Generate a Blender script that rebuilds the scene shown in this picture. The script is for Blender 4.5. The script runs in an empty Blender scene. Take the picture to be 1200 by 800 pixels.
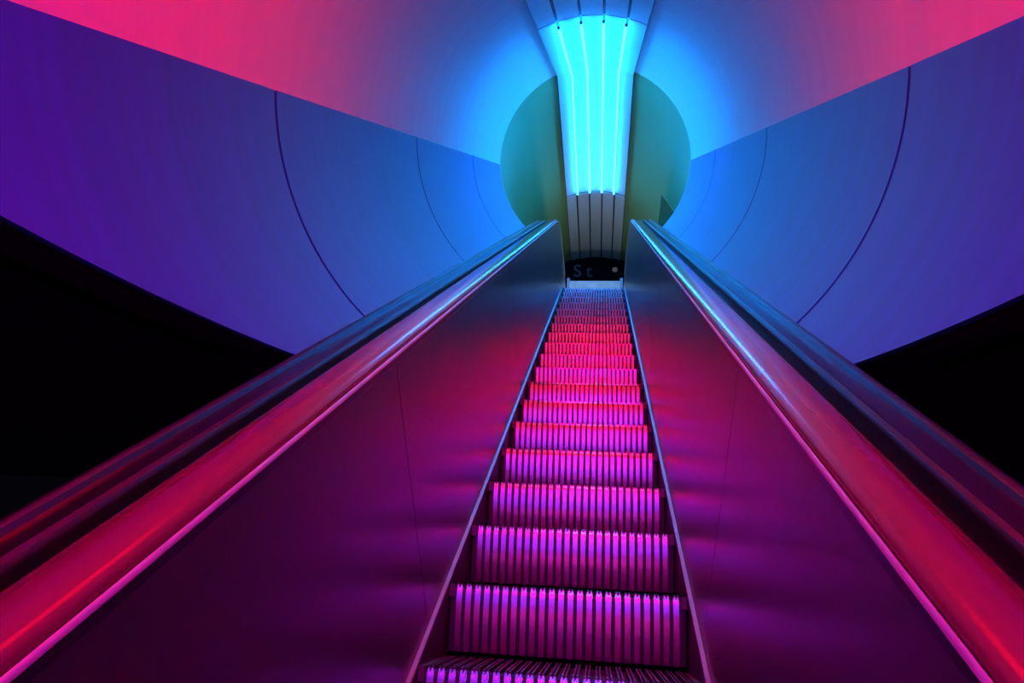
import bpy, bmesh, math
from math import sin, cos, tan, pi, radians as rad
from mathutils import Vector, Matrix

scene = bpy.context.scene
C = scene.collection

# ------------------------------------------------------------------ camera
Z0 = 2.40                      # eye height above the lower hall floor
UC = 0.0986                    # camera stands a little off the escalator's centre line
YAW, PITCH, ROLL, FPX = rad(7.559), rad(17.110), rad(3.007), 815.4
F = Vector((-sin(YAW)*cos(PITCH), cos(YAW)*cos(PITCH), sin(PITCH)))
R_ = Vector((cos(YAW), sin(YAW), 0)); U_ = R_.cross(F)
RR = R_*cos(ROLL) + U_*sin(ROLL); UU = RR.cross(F)
TILT = Matrix.Rotation(rad(2.5), 3, 'X')          # angles above were read against a 30 degree incline; it is 32.5
F, RR, UU = TILT @ F, TILT @ RR, TILT @ UU
cam_data = bpy.data.cameras.new('camera'); cam = bpy.data.objects.new('camera', cam_data)
C.objects.link(cam)
cam_data.sensor_width = 36.0; cam_data.lens = FPX/1200*36.0; cam_data.clip_start = 0.02
cam.matrix_world = Matrix(((RR.x, UU.x, -F.x, UC), (RR.y, UU.y, -F.y, 0), (RR.z, UU.z, -F.z, Z0), (0, 0, 0, 1)))
scene.camera = cam

# ------------------------------------------------------------------ world, exposure
world = bpy.data.worlds.new('world'); scene.world = world; world.use_nodes = True
bg = world.node_tree.nodes['Background']
bg.inputs[0].default_value = (0.02, 0.02, 0.05, 1); bg.inputs[1].default_value = 0.05
vs = scene.view_settings
vs.view_transform = 'Standard'; vs.look = 'None'; vs.exposure = 0.0; vs.gamma = 1.0; vs.use_curve_mapping = False

# colours of the gas-discharge tubes (radiance, linear)
CYAN = (0.26, 12.0, 52.0)
CYAN_LANDING = (0.26, 10.0, 34.0)
RED = (33.0, 0.06, 0.15)
MAGENTA = (24.0, 0.2, 28.0)
VIOLET = (11.0, 0.9, 50.0)
ROSE = (17.0, 0.1, 2.5)

# ------------------------------------------------------------------ geometry of the place
A = rad(32.5)
H = 1.285                      # camera to nosing line, square to the incline
VC = 0.26                      # vault axis, square to the incline
RV, RS = 1.10, 0.954           # vault and cladding radii
SB = 8.40                      # where the vault turns level
T15 = tan(A/2)
ZL = 3.75 + Z0                 # upper landing floor
ZCUT = 0.551 + Z0              # lower hall ceiling
YEND = 11.55                   # far end of the landing vault

def P(u, v, s):
    return Vector((u, s*cos(A) - v*sin(A), s*sin(A) + v*cos(A) + Z0))
AXB = P(0, VC, SB); YB, ZB = AXB.y, AXB.z

# ------------------------------------------------------------------ materials
def mat(name, color, rough=0.5, metal=0.0, noise=0.0, scale=(8, 8, 8), bump=0.0, coat=0.0, spec=0.5, rvar=0.0, tilt=False):
    m = bpy.data.materials.new(name); m.use_nodes = True
    nt = m.node_tree; b = nt.nodes['Principled BSDF']
    b.inputs['Base Color'].default_value = (*color, 1); b.inputs['Roughness'].default_value = rough
    b.inputs['Metallic'].default_value = metal; b.inputs['Coat Weight'].default_value = coat
    b.inputs['Coat Roughness'].default_value = 0.12; b.inputs['Specular IOR Level'].default_value = spec
    if noise or bump or rvar:
        tc = nt.nodes.new('ShaderNodeTexCoord'); mp = nt.nodes.new('ShaderNodeMapping')
        mp.inputs['Scale'].default_value = scale
        if tilt:                              # brushing lines square to the incline
            mp2 = nt.nodes.new('ShaderNodeMapping'); mp2.inputs['Rotation'].default_value = (-rad(32.5), 0, 0)
            nt.links.new(tc.outputs['Object'], mp2.inputs[0])
        nz = nt.nodes.new('ShaderNodeTexNoise'); nz.inputs['Scale'].default_value = 1.0
        nz.inputs['Detail'].default_value = 5; nz.inputs['Roughness'].default_value = 0.6
        nt.links.new(mp2.outputs[0] if tilt else tc.outputs['Object'], mp.inputs[0]); nt.links.new(mp.outputs[0], nz.inputs['Vector'])
        if noise:
            mx = nt.nodes.new('ShaderNodeMix'); mx.data_type = 'RGBA'
            mx.inputs['A'].default_value = (*[c*(1-noise) for c in color], 1)
            mx.inputs['B'].default_value = (*[min(1, c*(1+noise)) for c in color], 1)
            nt.links.new(nz.outputs['Fac'], mx.inputs['Factor']); nt.links.new(mx.outputs['Result'], b.inputs['Base Color'])
        if rvar:
            mr = nt.nodes.new('ShaderNodeMapRange')
            mr.inputs['From Min'].default_value = 0.3; mr.inputs['From Max'].default_value = 0.7
            mr.inputs['To Min'].default_value = rough - rvar; mr.inputs['To Max'].default_value = rough + rvar
            nt.links.new(nz.outputs['Fac'], mr.inputs['Value']); nt.links.new(mr.outputs['Result'], b.inputs['Roughness'])
        if bump:
            bp = nt.nodes.new('ShaderNodeBump'); bp.inputs['Strength'].default_value = bump; bp.inputs['Distance'].default_value = 0.01
            nt.links.new(nz.outputs['Fac'], bp.inputs['Height']); nt.links.new(bp.outputs[0], b.inputs['Normal'])
    return m

def emit(name, col):
    m = bpy.data.materials.new(name); m.use_nodes = True
    b = m.node_tree.nodes['Principled BSDF']
    k = max(col)
    b.inputs['Base Color'].default_value = (0.8, 0.8, 0.8, 1)
    b.inputs['Emission Color'].default_value = (*[c/k for c in col], 1); b.inputs['Emission Strength'].default_value = k
    return m

M_VAULT = mat('vault_plaster', (0.72, 0.74, 0.72), 0.55, noise=0.10, scale=(0.5, 12, 0.5), tilt=True)
M_KHAKI = mat('khaki_plaster', (0.24, 0.36, 0.13), 0.55, noise=0.08, scale=(3, 3, 3))
M_SHELL = mat('blue_curved_panel', (0.030, 0.065, 0.60), 0.45, noise=0.22, scale=(0.4, 26, 0.4), tilt=True)  # blue base colour with fine streaks
M_BACK = mat('dark_backing', (0.03, 0.012, 0.02), 0.8, noise=0.1)
M_HALL = mat('charcoal_paint', (0.012, 0.012, 0.014), 0.9, noise=0.2)
M_HALLFLOOR = mat('dark_terrazzo', (0.06, 0.06, 0.07), 0.5, noise=0.3, scale=(40, 40, 40))
M_PANEL = mat('brushed_steel', (0.42, 0.40, 0.42), 0.30, metal=1.0, noise=0.04, scale=(3, 1, 1))
M_TRIM = mat('bright_steel_trim', (0.40, 0.37, 0.42), 0.45, metal=0.3, noise=0.05)
M_DECK = mat('satin_steel_deck', (0.20, 0.20, 0.22), 0.30, metal=1.0, noise=0.08, scale=(5, 1, 1))
M_LIP = mat('polished_lip', (0.85, 0.80, 0.85), 0.38, metal=0.5, noise=0.05)
M_GROOVE = mat('black_guide', (0.01, 0.01, 0.012), 0.5, noise=0.1)
M_RAIL = mat('glossy_handrail_rubber', (0.24, 0.05, 0.06), 0.22, metal=0.0, noise=0.05, coat=0.6)
M_SKIRT = mat('dark_skirt_metal', (0.16, 0.15, 0.17), 0.4, metal=0.7, noise=0.1)
M_TREAD = mat('shaded_tread', (0.12, 0.115, 0.125), 0.5, metal=0.4, noise=0.2, scale=(20, 20, 20))  # shade put into the tread colour; the ribs keep the bright metal
M_STEP = mat('cast_aluminium', (0.70, 0.68, 0.71), 0.27, metal=0.95, noise=0.14, scale=(14, 14, 14))
M_STEPGAP = mat('step_groove_dark', (0.05, 0.045, 0.055), 0.6, metal=0.3, noise=0.3)
M_STRIP = mat('grey_metal_panel', (0.62, 0.63, 0.64), 0.5, metal=0.0, noise=0.06, scale=(4, 4, 4))
M_STRIPBACK = mat('fixture_tray', (0.04, 0.04, 0.05), 0.6, noise=0.1)
M_CAP = mat('tube_end_cap', (0.25, 0.25, 0.27), 0.4, metal=0.6, noise=0.05)
M_LANDING = mat('landing_stone', (0.30, 0.28, 0.24), 0.5, noise=0.2, scale=(12, 12, 12))
M_SIGN = mat('black_sign_and_dark_hall', (0.003, 0.003, 0.005), 0.8, noise=0.1, spec=0.1)
M_LETTER = mat('sign_letter_grey', (0.10, 0.12, 0.15), 0.5, noise=0.05)
M_PALE = mat('pale_barrier_metal', (0.62, 0.60, 0.55), 0.5, noise=0.45, scale=(9, 4, 14))
M_OLIVE = mat('olive_paint', (0.17, 0.12, 0.015), 0.6, noise=0.1)

# ------------------------------------------------------------------ helpers
def obj(name, verts, faces, m, parent=None, smooth=False, autosmooth=None):
    me = bpy.data.meshes.new(name); me.from_pydata([tuple(v) for v in verts], [], faces); me.update()
    bm = bmesh.new(); bm.from_mesh(me); bmesh.ops.recalc_face_normals(bm, faces=bm.faces); bm.to_mesh(me); bm.free()
    me.materials.append(m)
    if smooth or autosmooth:
        for p in me.polygons: p.use_smooth = True
        if autosmooth: me.set_sharp_from_angle(angle=rad(autosmooth))
    o = bpy.data.objects.new(name, me); C.objects.link(o)
    if parent: o.parent = parent; o.matrix_parent_inverse = parent.matrix_world.inverted()
    return o

def link_copy(src, name, parent, loc):
    o = bpy.data.objects.new(name, src.data); C.objects.link(o); o.parent = parent; o.location = loc
    if 'kind' in src: o['kind'] = src['kind']
    return o

def empty(name, loc=(0, 0, 0)):
    o = bpy.data.objects.new(name, None); C.objects.link(o); o.location = loc; o.empty_display_size = 0.1
    o.matrix_world = Matrix.Translation(loc)
    return o

def tag(o, label=None, cat=None, group=None, kind=None):
    if label: o['label'] = label
    if cat: o['category'] = cat
    if group: o['group'] = group
    if kind: o['kind'] = kind
    return o

class MB:
    def __init__(s): s.v = []; s.f = []
    def box(s, x0, x1, y0, y1, z0, z1):
        n = len(s.v)
        s.v += [Vector(p) for p in ((x0, y0, z0), (x1, y0, z0), (x1, y1, z0), (x0, y1, z0), (x0, y0, z1), (x1, y0, z1), (x1, y1, z1), (x0, y1, z1))]
        s.f += [tuple(n+i for i in q) for q in ((0, 3, 2, 1), (4, 5, 6, 7), (0, 1, 5, 4), (1, 2, 6, 5), (2, 3, 7, 6), (3, 0, 4, 7))]
        return s
    def prism_x(s, prof, x0, x1):          # profile of (y, z) swept along x
        n = len(s.v); k = len(prof)
        s.v += [Vector((x0, y, z)) for y, z in prof] + [Vector((x1, y, z)) for y, z in prof]
        s.f += [tuple(range(n, n+k)), tuple(range(n+2*k-1, n+k-1, -1))]
        s.f += [(n+i, n+k+i, n+k+(i+1) % k, n+(i+1) % k) for i in range(k)]
        return s
    def loft(s, rings, closed=True, caps=True):
        n = len(s.v); k = len(rings[0])
        for r in rings: s.v += [Vector(p) for p in r]
        for i in range(len(rings)-1):
            for j in range(k if closed else k-1):
                a = n+i*k+j; b = n+i*k+(j+1) % k
                s.f.append((a, b, b+k, a+k))
        if caps and closed:
            s.f += [tuple(range(n, n+k)), tuple(range(n+(len(rings)-1)*k+k-1, n+(len(rings)-1)*k-1, -1))]
        return s
    def build(s, name, m, parent=None, **kw): return obj(name, s.v, s.f, m, parent, **kw)

def grid(fn, na, nb):
    v = [fn(i/na, j/nb) for i in range(na+1) for j in range(nb+1)]
    f = [(i*(nb+1)+j, (i+1)*(nb+1)+j, (i+1)*(nb+1)+j+1, i*(nb+1)+j+1) for i in range(na) for j in range(nb)]
    return v, f

def slab_grid(fo, fi, na, nb):
    """closed sheet between an inner and an outer parametric surface"""
    v1, f1 = grid(fi, na, nb); v2, f2 = grid(fo, na, nb); n = len(v1)
    f = f1 + [tuple(n+i for i in reversed(q)) for q in f2]
    w = nb+1
    edge = [j for j in range(w)] + [i*w+nb for i in range(1, na+1)] + [na*w+j for j in range(nb-1, -1, -1)] + [i*w for i in range(na-1, 0, -1)]
    for a, b in zip(edge, edge[1:]+edge[:1]): f.append((a, b, n+b, n+a))
    return v1+v2, f

# radial coordinates: angle t from the crown (t = 0) to the side (t = +-90 deg)
def inc(t, r, s): return P(r*sin(t), VC + r*cos(t), s)                 # inclined tube
def lev(t, r, y): return Vector((r*sin(t), y, ZB + r*cos(t)))          # level tube
def s_mitre(t, r): return SB + r*cos(t)*T15
def y_mitre(t, r): return YB - r*cos(t)*T15
def s_cut(t, r): return (ZCUT - Z0 - (VC + r*cos(t))*cos(A))/sin(A)    # lower hall ceiling plane

# ================================================================== SETTING
# vault over the escalator and over the landing: one continuous skin, real thickness
TM = rad(128)
def vault_inc(r):
    def fn(a, b):
        t = -TM + 2*TM*b; s0 = max(s_cut(t, r), -2.2); s1 = s_mitre(t, r)
        return inc(t, r, s0 + (s1-s0)*a)
    return fn
def vault_lev(r):
    def fn(a, b):
        t = -TM + 2*TM*b; y0 = y_mitre(t, r)
        return lev(t, r, y0 + (YEND-y0)*a)
    return fn
v, f = slab_grid(vault_inc(RV+0.06), vault_inc(RV), 24, 72)
tag(obj('ceiling', v, f, M_VAULT, autosmooth=25), 'smooth pale barrel vault curving over the escalator', kind='structure')
v, f = slab_grid(vault_lev(RV+0.06), vault_lev(RV), 16, 72)
tag(obj('ceiling_landing', v, f, M_KHAKI, autosmooth=25), 'khaki painted barrel vault over the upper landing', kind='structure')

# lower hall: floor, walls, dark ceiling slab with the oval mouth of the tube
def struct(name, mb, m, label):
    return tag(mb.build(name, m), label, kind='structure')
struct('floor', MB().box(-4, 4, -5, 4.4, -0.1, 0), M_HALLFLOOR, 'dark terrazzo floor of the lower hall')
struct('wall_left', MB().box(-4.15, -4, -5, 4.4, 0, ZCUT+0.1), M_HALL, 'charcoal painted side wall of the lower hall')
struct('wall_right', MB().box(4, 4.15, -5, 4.4, 0, ZCUT+0.1), M_HALL, 'charcoal painted wall of the lower hall facing the black opening')
struct('wall_rear', MB().box(-4.15, 4.15, -5.15, -5, 0, ZCUT+0.1), M_HALL, 'charcoal painted wall behind the foot of the escalator')
struct('wall_front', MB().box(-4.15, 4.15, 4.4, 4.55, 0, ZCUT-0.5), M_HALL, 'charcoal painted wall under the escalator incline')
def ceil_strips():
    r = RS + 0.065
    yc = P(0, VSH, (ZCUT-Z0-VSH*cos(A))/sin(A)).y
    xs = [-4, -2] + [-r*cos(pi*k/40) for k in range(41)] + [2, 4]
    xs = sorted(xs + [-0.745, 0.745]); mb = MB()
    def lim(x): return r/sin(A)*math.sqrt(max(0, 1-(x/r)**2))
    for x0, x1 in zip(xs, xs[1:]):
        def piece(pts):
            n = len(mb.v)
            mb.v += [Vector((x, y, ZCUT)) for x, y in pts] + [Vector((x, y, ZCUT+0.05)) for x, y in pts]
            mb.f += [(n, n+1, n+2, n+3), (n+7, n+6, n+5, n+4)] + [(n+i, n+4+i, n+4+(i+1) % 4, n+(i+1) % 4) for i in range(4)]
        piece([(x0, -5), (x1, -5), (x1, yc-lim(x1)), (x0, yc-lim(x0))])
        if abs((x0+x1)/2) > 0.745: piece([(x0, yc+lim(x0)), (x1, yc+lim(x1)), (x1, 4.4), (x0, 4.4)])
    return mb.v, mb.f
VSH = 0.22                                     # axis of the cladding arc
v, f = ceil_strips()
tag(obj('ceiling_lower', v, f, M_HALL), 'black ceiling of the lower hall with the oval mouth of the tube', kind='structure')

# blue curved cladding, left and right: dark backing plus separate panels between seams
SEAMS_L = [2.25, 4.02, 5.80, 7.36]
SEAMS_R = [2.20, 3.95, 5.67, 7.18]
def lip_t(s):                                  # the lip sinks very slowly toward the top
    vl = 0.353 - 0.0192*s
    return math.acos(max(-1, min(1, (vl - 0.22)/RS)))
VSH = 0.22                                     # axis of the cladding arc
def shell(side, r, s, t): return P(side*r*sin(t), VSH + r*cos(t), s)
def cut_s(t, r): return (ZCUT + 0.001 - Z0 - (VSH + r*cos(t))*cos(A))/sin(A)
TB = rad(132.8)
def shell_sheet(side, r0, r1, sa, sb, from_cut, na=14, nb=26):
    def mk(r):
        def fn(a, b):
            t0 = lip_t(sa + (sb-sa)*a); t = t0 + (TB-t0)*b
            s = sa + (sb-sa)*a
            if from_cut:
                c = cut_s(t, r); c = max(c, sa); s = c + (sb-c)*a
            return shell(side, r, s, t)
        return fn
    return slab_grid(mk(r1), mk(r0), na, nb)
for side, seams, nm in ((-1, SEAMS_L, 'left'), (1, SEAMS_R, 'right')):
    v, f = shell_sheet(side, RS+0.05, RS+0.06, 0.36, seams[-1]-0.01, True, 40)
    w = tag(obj('wall_cladding_'+nm, v, f, M_BACK, smooth=False),
            'blue curved wall of seamed panels ' + ('above the black opening' if side < 0 else 'next to the olive triangular panel'), kind='structure')
    prev = 0.36
    for i, e in enumerate(seams):
        g = 0.008 if i < len(seams)-1 else 0
        v, f = shell_sheet(side, RS, RS+0.018, prev, e-g, i == 0)
        obj('cladding_panel', v, f, M_SHELL, w, autosmooth=30)
        prev = e + g

# landing floor and a black sheet put where the hall beyond lies dark
struct('floor_landing', MB().box(-0.92, 0.92, 9.0, YEND+0.3, ZL-0.12, ZL-0.005), M_LANDING, 'stone floor of the upper landing')
wb = MB(); n = 40
ring0 = [lev(2*pi*k/n, RV+0.08, YEND+0.01) for k in range(n)]; ring1 = [lev(2*pi*k/n, RV+0.08, YEND+0.12) for k in range(n)]
wb.loft([ring0, ring1])
struct('dark_hall_sheet', wb, M_SIGN, 'black round sheet standing in for the dark hall past the landing vault')

# ================================================================== ESCALATOR
RHO = 1.0
yI = (ZL - Z0 + H/cos(A))/tan(A); TL = RHO*tan(A/2); YC = yI + TL; ZC = ZL - RHO
S_TOP = (Vector((0, yI, ZL)) - P(0, -H, 0)).length - TL      # end of the straight nosing line
def path(q):
    """nosing path by arc length; returns y, z, tangent angle"""
    if q <= S_TOP:
        p = P(0, -H, q); return p.y, p.z, A
    d = (q - S_TOP)/RHO
    if d < A:
        a = A - d; return YC - RHO*sin(a), ZC + RHO*cos(a), a
    return YC + (q - S_TOP - RHO*A), ZL, 0.0
def stations(q0, yend):
    L = [q0]; q = q0
    while q + 0.6 < S_TOP: q += 0.6; L.append(q)
    L += [S_TOP + RHO*A*k/10 for k in range(11)]
    L.append(S_TOP + RHO*A + (yend - YC))
    return L
def at(q, w, nrm):
    y, z, a = path(q); return Vector((w, y - nrm*sin(a), z + nrm*cos(a)))

esc = tag(empty('escalator', P(0, -H, 0)), 'narrow escalator flight with ribbed metal steps climbing through the tube', 'escalator')
PITCH_S = 0.405; S0 = 1.612
RUN, RISE = PITCH_S*cos(A), PITCH_S*sin(A)
NR = 24; WR = 0.362; RP = 2*WR/NR
# one rib mesh: front of the riser, slightly concave, rounded nose; local origin at nosing on the centre line
def far_rib_profile(h):  # toothless front tipped down, shaped so far steps mirror less cyan
    return [(-0.006, -0.004), (0.003, -0.06), (0.011, -0.13), (0.025, -h), (0.05, -h), (0.05, -0.004)]
def rib_profile(h):
    return [(0.004, 0.0), (-0.003, -0.004), (-0.0055, -0.012)] + [(-0.006 + 0.029*(kk/8)**2, -0.02-(h-0.02)*kk/8) for kk in range(9)] + [(0.05, -h), (0.05, 0.0)]
def rib_mesh(m, xs, h=0.197, hw=0.0093, far=False):
    mb = MB()
    for x in xs:
        mb.prism_x(far_rib_profile(h) if far else rib_profile(h), x-hw, x+hw)
        if far: continue
        for d in (-0.0052, 0.0052):      # two upright teeth on every nosing
            mb.prism_x([(-0.007, -0.014), (-0.005, 0.006), (0.003, 0.0115), (0.022, 0.0115), (0.022, -0.005)], x+d-0.0025, x+d+0.0025)
    return mb
def cleat_mesh():                      # two thin tread cleats over each rib, running the depth of the tread
    mb = MB()
    for i in range(NR):
        xc = -WR + RP*(i+0.5)
        for d in (-0.0052, 0.0052):
            mb.prism_x([(-0.005, -0.012), (-0.005, 0.0105), (RUN-0.012, 0.011), (RUN-0.012, -0.012)], xc+d-0.0024, xc+d+0.0024)
    for sx in (-1, 1):                 # side blocks at the ends of the nosing
        mb.box(min(sx*0.364, sx*0.381), max(sx*0.364, sx*0.381), -0.003, RUN-0.012, -0.03, 0.008)
    return mb
def body_mesh():
    mb = MB()
    mb.prism_x([(0.016, -0.004), (0.016, -0.06), (0.022, -0.12), (0.036, -0.197), (0.07, -0.197), (0.07, -0.03), (RUN+0.02, -0.03), (RUN+0.02, -0.004)], -0.378, 0.378)
    return mb
NOMESH = {}
steps = []
k = -6
q = S0 + k*PITCH_S
while True:
    y, z, a = path(q)
    if y > YC + 0.25: break
    steps.append((k, y, z)); k += 1; q += PITCH_S
NEAR = range(0, 8)
body0 = cleat0 = ribs0 = rib0 = None
for k, y, z in steps:
    loc = Vector((0, y, z)) - esc.location
    if body0 is None:
        st = body_mesh().build('step', M_STEPGAP, esc); st.matrix_parent_inverse = Matrix(); st.location = loc; body0 = st
    else:
        st = link_copy(body0, 'step', esc, loc)
    if cleat0 is None:
        cl = cleat_mesh().build('tread_cleats', M_TREAD, st); cl.matrix_parent_inverse = Matrix(); cl.location = (0, 0, 0); cleat0 = cl; cl['kind'] = 'stuff'
    else: link_copy(cleat0, 'tread_cleats', st, (0, 0, 0))
    if k in NEAR:
        for i in range(NR):
            x = -WR + RP*(i+0.5)
            if rib0 is None:
                rb = rib_mesh(M_STEP, [0.0]).build('riser_rib', M_STEP, st, autosmooth=25); rb.matrix_parent_inverse = Matrix(); rib0 = rb; rb.location = (x, 0, 0)
            else: link_copy(rib0, 'riser_rib', st, (x, 0, 0))
    else:
        if ribs0 is None:
            rb = rib_mesh(M_STEP, [-WR + RP*(i+0.5) for i in range(NR)], far=True).build('riser_ribs', M_STEP, st); rb.matrix_parent_inverse = Matrix(); rb.location = (0, 0, 0); ribs0 = rb; rb['kind'] = 'stuff'
        else: link_copy(ribs0, 'riser_ribs', st, (0, 0, 0))

# comb plate where the steps run under the landing
cp = MB().prism_x([(YC+0.22, ZL-0.02), (YC+0.26, ZL+0.012), (9.0+0.02, ZL+0.015), (9.02, ZL-0.1), (YC+0.22, ZL-0.1)], -0.385, 0.385).build('comb_plate', M_TRIM, esc)
cb = MB()
for i in range(48):
    x = -0.36 + 0.72*i/47
    cb.prism_x([(YC+0.16, ZL-0.002), (YC+0.225, ZL+0.010), (YC+0.225, ZL-0.02)], x-0.004, x+0.004)
cb.build('comb_teeth', M_TRIM, cp)['kind'] = 'stuff'

def sweep(prof, sts, side):
    return [[at(q, side*w, nn) for w, nn in prof] for q in sts]
YR = 9.70                                    # level balustrades end here
ST = stations(-1.7, YR)
for side in (-1, 1):
    MB().loft(sweep([(0.384, 0.003), (0.384, -0.34), (0.3945, -0.34), (0.3945, 0.003)], ST, side)).build('skirt_panel', M_SKIRT, esc)
    MB().loft(sweep([(0.3835, 0.004), (0.3835, 0.016), (0.3955, 0.019), (0.3955, 0.004)], ST, side)).build('skirt_trim', M_TRIM, esc)

# ------------------------------------------------------------------ balustrades and handrails
JOINTS = [-1.7, -0.62, 1.78, 4.18, 6.58, S_TOP+0.02]
for side, nm in ((-1, 'left'), (1, 'right')):
    b = tag(empty('balustrade', P(side*0.45, -H, 0)),
            'brushed steel balustrade with broad deck, ' + ('below the black triangular opening' if side < 0 else 'below the olive triangular panel'),
            'balustrade', 'escalator balustrades')
    def prof(thk): return [(0.396, 0.012), (0.4515, H-0.466), (0.4515+thk, H-0.466), (0.396+thk, 0.012)]
    for a0, a1 in zip(JOINTS, JOINTS[1:]):
        m_ = MB().loft(sweep(prof(0.018), [a0+0.0025, (a0+a1)/2, a1-0.0025], side)).build('inner_panel', M_PANEL, b)
    up_st = [S_TOP+0.025 + RHO*A*kk/10 for kk in range(11)] + [S_TOP + RHO*A + (YR - YC)]
    MB().loft(sweep(prof(0.018), up_st, side)).build('inner_panel', M_PANEL, b, autosmooth=40)
    MB().loft(sweep([(0.4145, 0.0), (0.464, H-0.50), (0.472, H-0.50), (0.4225, 0.0)], ST, side)).build('joint_backing', M_GROOVE, b)
    # capping strip under the handrail
    MB().loft(sweep([(0.4495, H-0.466), (0.4495, H-0.448), (0.453, H-0.445), (0.458, H-0.460), (0.545, H-0.460), (0.552, H-0.490), (0.60, H-0.490), (0.60, H-0.505), (0.47, H-0.505)], ST, side)).build('capping_strip', M_DECK, b)
    MB().loft(sweep([(0.550, H-0.488), (0.550, H-0.476), (0.602, H-0.476), (0.602, H-0.488)], ST, side)).build('guide_groove', M_GROOVE, b)
    MB().loft(sweep([(0.600, H-0.53), (0.600, H-0.442), (0.606, H-0.432), (0.616, H-0.429), (0.625, H-0.434), (0.632, H-0.442), (0.676, H-0.440), (0.680, H-0.430), (0.688, H-0.426), (0.697, H-0.426), (0.701, H-0.431), (0.701, H-0.53)], ST, side)).build('deck_cover', M_DECK, b, autosmooth=40)
    MB().loft(sweep([(0.688, H-0.53), (0.700, H-0.53), (0.640, 0.0), (0.628, 0.0)], ST, side)).build('outer_panel', M_GROOVE, b)
    MB().loft(sweep([(0.4475, H-0.449), (0.4480, H-0.4435), (0.4515, H-0.4405), (0.4545, H-0.4425), (0.4545, H-0.449)], ST, side)).build('handrail_lip', M_LIP, b, autosmooth=60)
    # handrail band: its own thing, it runs on its own
    cw, cn = 0.504, H-0.436
    rp = [(-0.046, -0.012), (-0.049, -0.002), (-0.046, 0.008), (-0.036, 0.015), (-0.018, 0.0195), (0.0, 0.021), (0.018, 0.0195), (0.036, 0.015), (0.046, 0.008), (0.049, -0.002), (0.046, -0.012), (0.030, -0.016), (-0.030, -0.016)]
    rings = [[at(q, side*(cw+dw), cn+dn) for dw, dn in rp] for q in ST]
    r0 = 0.26; ze = ZL + cn
    for kk in range(1, 13):
        an = rad(165)*kk/12
        cy, cz = YR + r0*sin(an), ze - r0 + r0*cos(an)
        rings.append([Vector((side*(cw+dw), cy + dn*sin(an), cz + dn*cos(an))) for dw, dn in rp])
    hr = MB().loft(rings).build('handrail', M_RAIL, autosmooth=50)
    tag(hr, 'glossy rounded handrail band on the balustrade ' + ('below the black triangular opening' if side < 0 else 'below the olive triangular panel'), 'handrail', 'escalator handrails')
    # rounded newel at the landing end
    nv = [Vector((0, YR, ZL-0.0))]
    prof_n = [(YR, ZL+0.02)] + [(YR + 0.225*sin(rad(18*kk)), ze - 0.26 + 0.225*cos(rad(18*kk))) for kk in range(11)]
    MB().prism_x(prof_n, side*0.47 if side > 0 else side*0.60, side*0.60 if side > 0 else side*0.47).build('newel_panel', M_PANEL, b)

# ================================================================== CEILING LIGHT STRIP
TW = [-0.285, -0.095, 0.095, 0.285]; EDGE = 0.44
RP_ = RV - 0.030
def strip_unit(label, kind, a0, a1, colour, cat='ceiling light', group='tube light units along the crown of the vault'):
    """kind 'inc' from s=a0 to a1 (None = mitre), kind 'lev' from y=a0 (None = mitre) to a1"""
    if kind == 'inc':
        f_ = lambda t, r, k: inc(t, r, a0 + ((s_mitre(t, r) if a1 is None else a1) - a0)*k)
    else:
        f_ = lambda t, r, k: lev(t, r, (y_mitre(t, r) if a0 is None else a0) + (a1 - (y_mitre(t, r) if a0 is None else a0))*k)
    root = tag(empty('ceiling_light', f_(0, RV, 0.5)), label, cat, group)
    te = math.asin(EDGE/RP_)
    def sheet(t0, t1, r0, r1, nb): return slab_grid(lambda a, b: f_(t0+(t1-t0)*b, r1, a), lambda a, b: f_(t0+(t1-t0)*b, r0, a), 3, nb)
    v, f = sheet(-te, te, RV-0.014, RV-0.002, 14); obj('tray', v, f, M_STRIPBACK, root, autosmooth=30)
    bounds = [-EDGE] + TW + [EDGE]; g = 0.011
    for i in range(5):
        t0 = math.asin((bounds[i] + (g if i else 0))/RP_); t1 = math.asin((bounds[i+1] - (g if i < 4 else 0))/RP_)
        v, f = sheet(t0, t1, RP_, RP_+0.012, 5); obj('reflector_panel', v, f, M_STRIP, root, autosmooth=30)
    for x in TW:
        t = math.asin(x/RP_); rr = RP_ - (0.045 if colour else -0.004)
        e0, e1 = f_(t, rr, 0.0), f_(t, rr, 1.0)
        d = (e1-e0).normalized(); e0 = e0 + d*(0.03 if a0 is not None else -0.01); e1 = e1 - d*(0.03 if a1 is not None else -0.01)
        def cyl(p0, p1, rad_, n=10):
            ax = (p1-p0).normalized(); sx = ax.cross(Vector((0, 0, 1))).normalized(); sy = sx.cross(ax)
            return [[p + (sx*cos(2*pi*j/n) + sy*sin(2*pi*j/n))*rad_ for j in range(n)] for p in (p0, p1)]
        if colour:
            tb = MB().loft(cyl(e0, e1, 0.0115)).build('tube', TUBE[colour], root, autosmooth=50)
            for p0, p1 in ([(e0 - d*0.025, e0 + d*0.012)] if a0 is not None else []) + ([(e1 - d*0.012, e1 + d*0.025)] if a1 is not None else []):
                MB().loft(cyl(p0, p1, 0.0122)).build('tube_cap', M_CAP, tb, autosmooth=50)
    return root
TUBE = {'cyan': emit('cyan_tube_glow', CYAN), 'cyan2': emit('cyan_tube_glow_landing', CYAN_LANDING), 'red': emit('red_tube_glow', RED),
        'magenta': emit('magenta_tube_glow', MAGENTA), 'violet': emit('violet_tube_glow', VIOLET), 'rose': emit('rose_tube_glow', ROSE)}
strip_unit('glowing cyan four-tube light unit on the inclined vault below the bend', 'inc', 6.10, None, 'cyan')
strip_unit('glowing cyan four-tube light unit on the level vault past the bend', 'lev', None, 9.30, 'cyan2')
strip_unit('unlit grey panelled light unit above the sign at the landing end', 'lev', 9.33, YEND-0.02, None)
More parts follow.
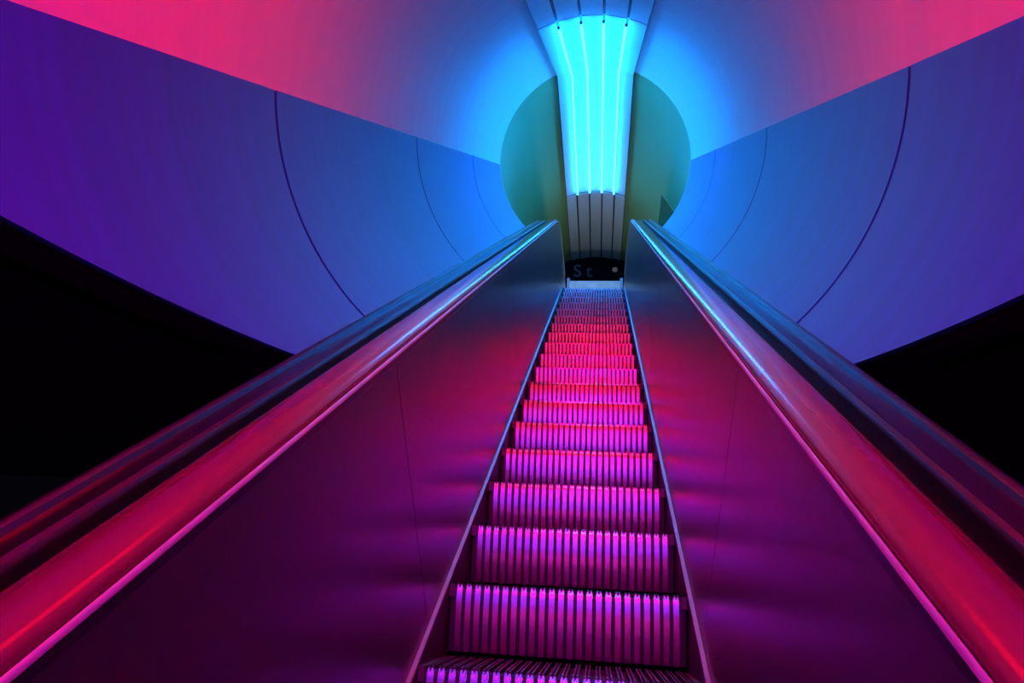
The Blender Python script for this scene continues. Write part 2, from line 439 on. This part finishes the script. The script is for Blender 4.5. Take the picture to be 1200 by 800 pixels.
strip_unit('unlit grey panelled light unit just below the cyan inclined unit', 'inc', 4.65, 6.07, None)
strip_unit('unlit grey panelled light unit next above the red tubes', 'inc', 2.75, 4.62, None)
strip_unit('glowing red four-tube light unit above the middle steps', 'inc', 0.75, 2.72, 'red')
strip_unit('glowing magenta four-tube light unit above the lower steps', 'inc', -1.0, 0.72, 'magenta')
# lower hall: violet ceiling unit and rose tubes on the wall behind the foot of the escalator
def batten(name, label, base, length, axis, offs, colour, out):
    root = tag(empty(name, base), label, 'tube light'); L = length/2; base = Vector(base); axis = Vector(axis); out = Vector(out)
    side_ = axis.cross(out)
    def boxv(c, a, b, d):
        n = [c + axis*(sa*a) + side_*(sb*b) + out*(so*d) for so in (0, 1) for sa, sb in ((-1, -1), (1, -1), (1, 1), (-1, 1))]
        return n, [(0, 1, 2, 3), (7, 6, 5, 4)] + [(i, 4+i, 4+(i+1) % 4, (i+1) % 4) for i in range(4)]
    v, f = boxv(base, L, max(offs)+0.08, 0.03); obj('tray', v, f, M_STRIP, root)
    for o_ in offs:
        c = base + side_*o_ + out*0.07
        n = 10; rings = [[c + axis*e*(L-0.03) + (side_*cos(2*pi*j/n) + out*sin(2*pi*j/n))*0.0115 for j in range(n)] for e in (-1, 1)]
        MB().loft(rings).build('tube', TUBE[colour], root, autosmooth=50)
batten('hall_light', 'violet four-tube batten under the black ceiling of the lower hall', (0, -3.0, ZCUT-0.003), 2.2, (0, 1, 0), (-0.285, -0.095, 0.095, 0.285), 'violet', (0, 0, -1))
batten('wall_light', 'violet tube batten at eye height on the wall behind the foot of the escalator', (0, -5.0, 2.3), 3.4, (1, 0, 0), (-0.1, 0.1), 'violet', (0, 1, 0))
batten('wall_light', 'rose red tube batten low on the wall behind the foot of the escalator', (0, -5.0, 0.7), 3.0, (1, 0, 0), (-0.1, 0.1), 'rose', (0, 1, 0))

# ================================================================== LANDING DETAILS
sg = tag(empty('sign', (0, YEND, ZL+1.56)), 'black overhead sign board with dim grey letters at the landing end', 'sign')
SZ = 5.51 + Z0
MB().box(-0.62, 0.62, YEND-0.06, YEND+0.005, SZ-0.20, SZ+0.24).build('sign_board', M_SIGN, sg)
def letter(ch, x, z, size):
    cu = bpy.data.curves.new('letter', 'FONT'); cu.body = ch; cu.size = size; cu.extrude = 0.004; cu.align_x = 'CENTER'
    tmp = bpy.data.objects.new('letter_tmp', cu); C.objects.link(tmp)
    dg = bpy.context.evaluated_depsgraph_get(); me = bpy.data.meshes.new_from_object(tmp.evaluated_get(dg))
    bpy.data.objects.remove(tmp)
    me.materials.clear(); me.materials.append(M_LETTER)
    o = bpy.data.objects.new('letter', me); C.objects.link(o); o.parent = sg
    o.matrix_parent_inverse = sg.matrix_world.inverted()
    o.location = (x, YEND-0.065, z); o.rotation_euler = (pi/2, 0, 0)
letter('S', -0.331, SZ-0.12, 0.34); letter('t', -0.119, SZ-0.12, 0.34)

# small round lamp at the sign's end
lampm = emit('dim_lamp_glow', (0.05, 0.05, 0.03)); lampm.node_tree.nodes['Principled BSDF'].inputs['Base Color'].default_value = (0.12, 0.12, 0.09, 1)
lp = tag(empty('round_lamp', (0.345, YEND-0.062, SZ)), 'small dim round lamp beside the letters of the sign', 'lamp')
def disc(y0, y1, r, n=20): return [[Vector((0.345 + r*cos(2*pi*j/n), y, SZ + r*sin(2*pi*j/n))) for j in range(n)] for y in (y0, y1)]
MB().loft(disc(YEND-0.095, YEND-0.062, 0.052)).build('lamp_rim', M_CAP, lp)
MB().loft(disc(YEND-0.105, YEND-0.09, 0.042)).build('lamp_lens', lampm, lp)

# low barrier closing the head of the escalator
br = tag(empty('barrier', (0, 10.2, ZL)), 'pale metal barrier board between two posts at the head of the steps', 'barrier')
MB().box(-0.40, 0.40, 10.19, 10.22, ZL+0.06, ZL+0.955).build('barrier_board', M_PALE, br)
for sx in (-1, 1):
    MB().box(sx*0.42-0.022, sx*0.42+0.022, 10.18, 10.23, ZL-0.005, ZL+1.0).build('post', M_TRIM, br)

# olive triangular panel on the vault wall
tp = [(0.86, 8.2, 4.56), (1.07, 8.2, 4.22), (0.81, 8.2, 4.11)]
tm = MB(); ra = [TILT @ Vector(p) + Vector((0, 0, Z0)) for p in tp]; rb_ = [p + Vector((0.0, 0.05, 0)) for p in ra]
tm.loft([ra, rb_])
tag(tm.build('triangular_panel', M_OLIVE), 'dark olive triangular panel on the vault wall above the deck end', 'panel')

# lamp added out of view on the landing to brighten its far end
ul = tag(empty('added_floor_lamp', (-0.18, 9.35, ZL)), 'round white helper lamp added on the landing floor in front of the barrier', 'lamp')
upm = emit('added_lamp_glow', (85.0, 92.0, 84.0))
def disc2(z0, z1, r, n=20): return [[Vector((-0.18 + r*cos(2*pi*j/n), 9.35 + r*sin(2*pi*j/n), z)) for j in range(n)] for z in (z0, z1)]
MB().loft(disc2(ZL-0.004, ZL+0.06, 0.09)).build('lamp_housing', M_CAP, ul)
MB().loft(disc2(ZL+0.06, ZL+0.07, 0.07)).build('lamp_lens', upm, ul)
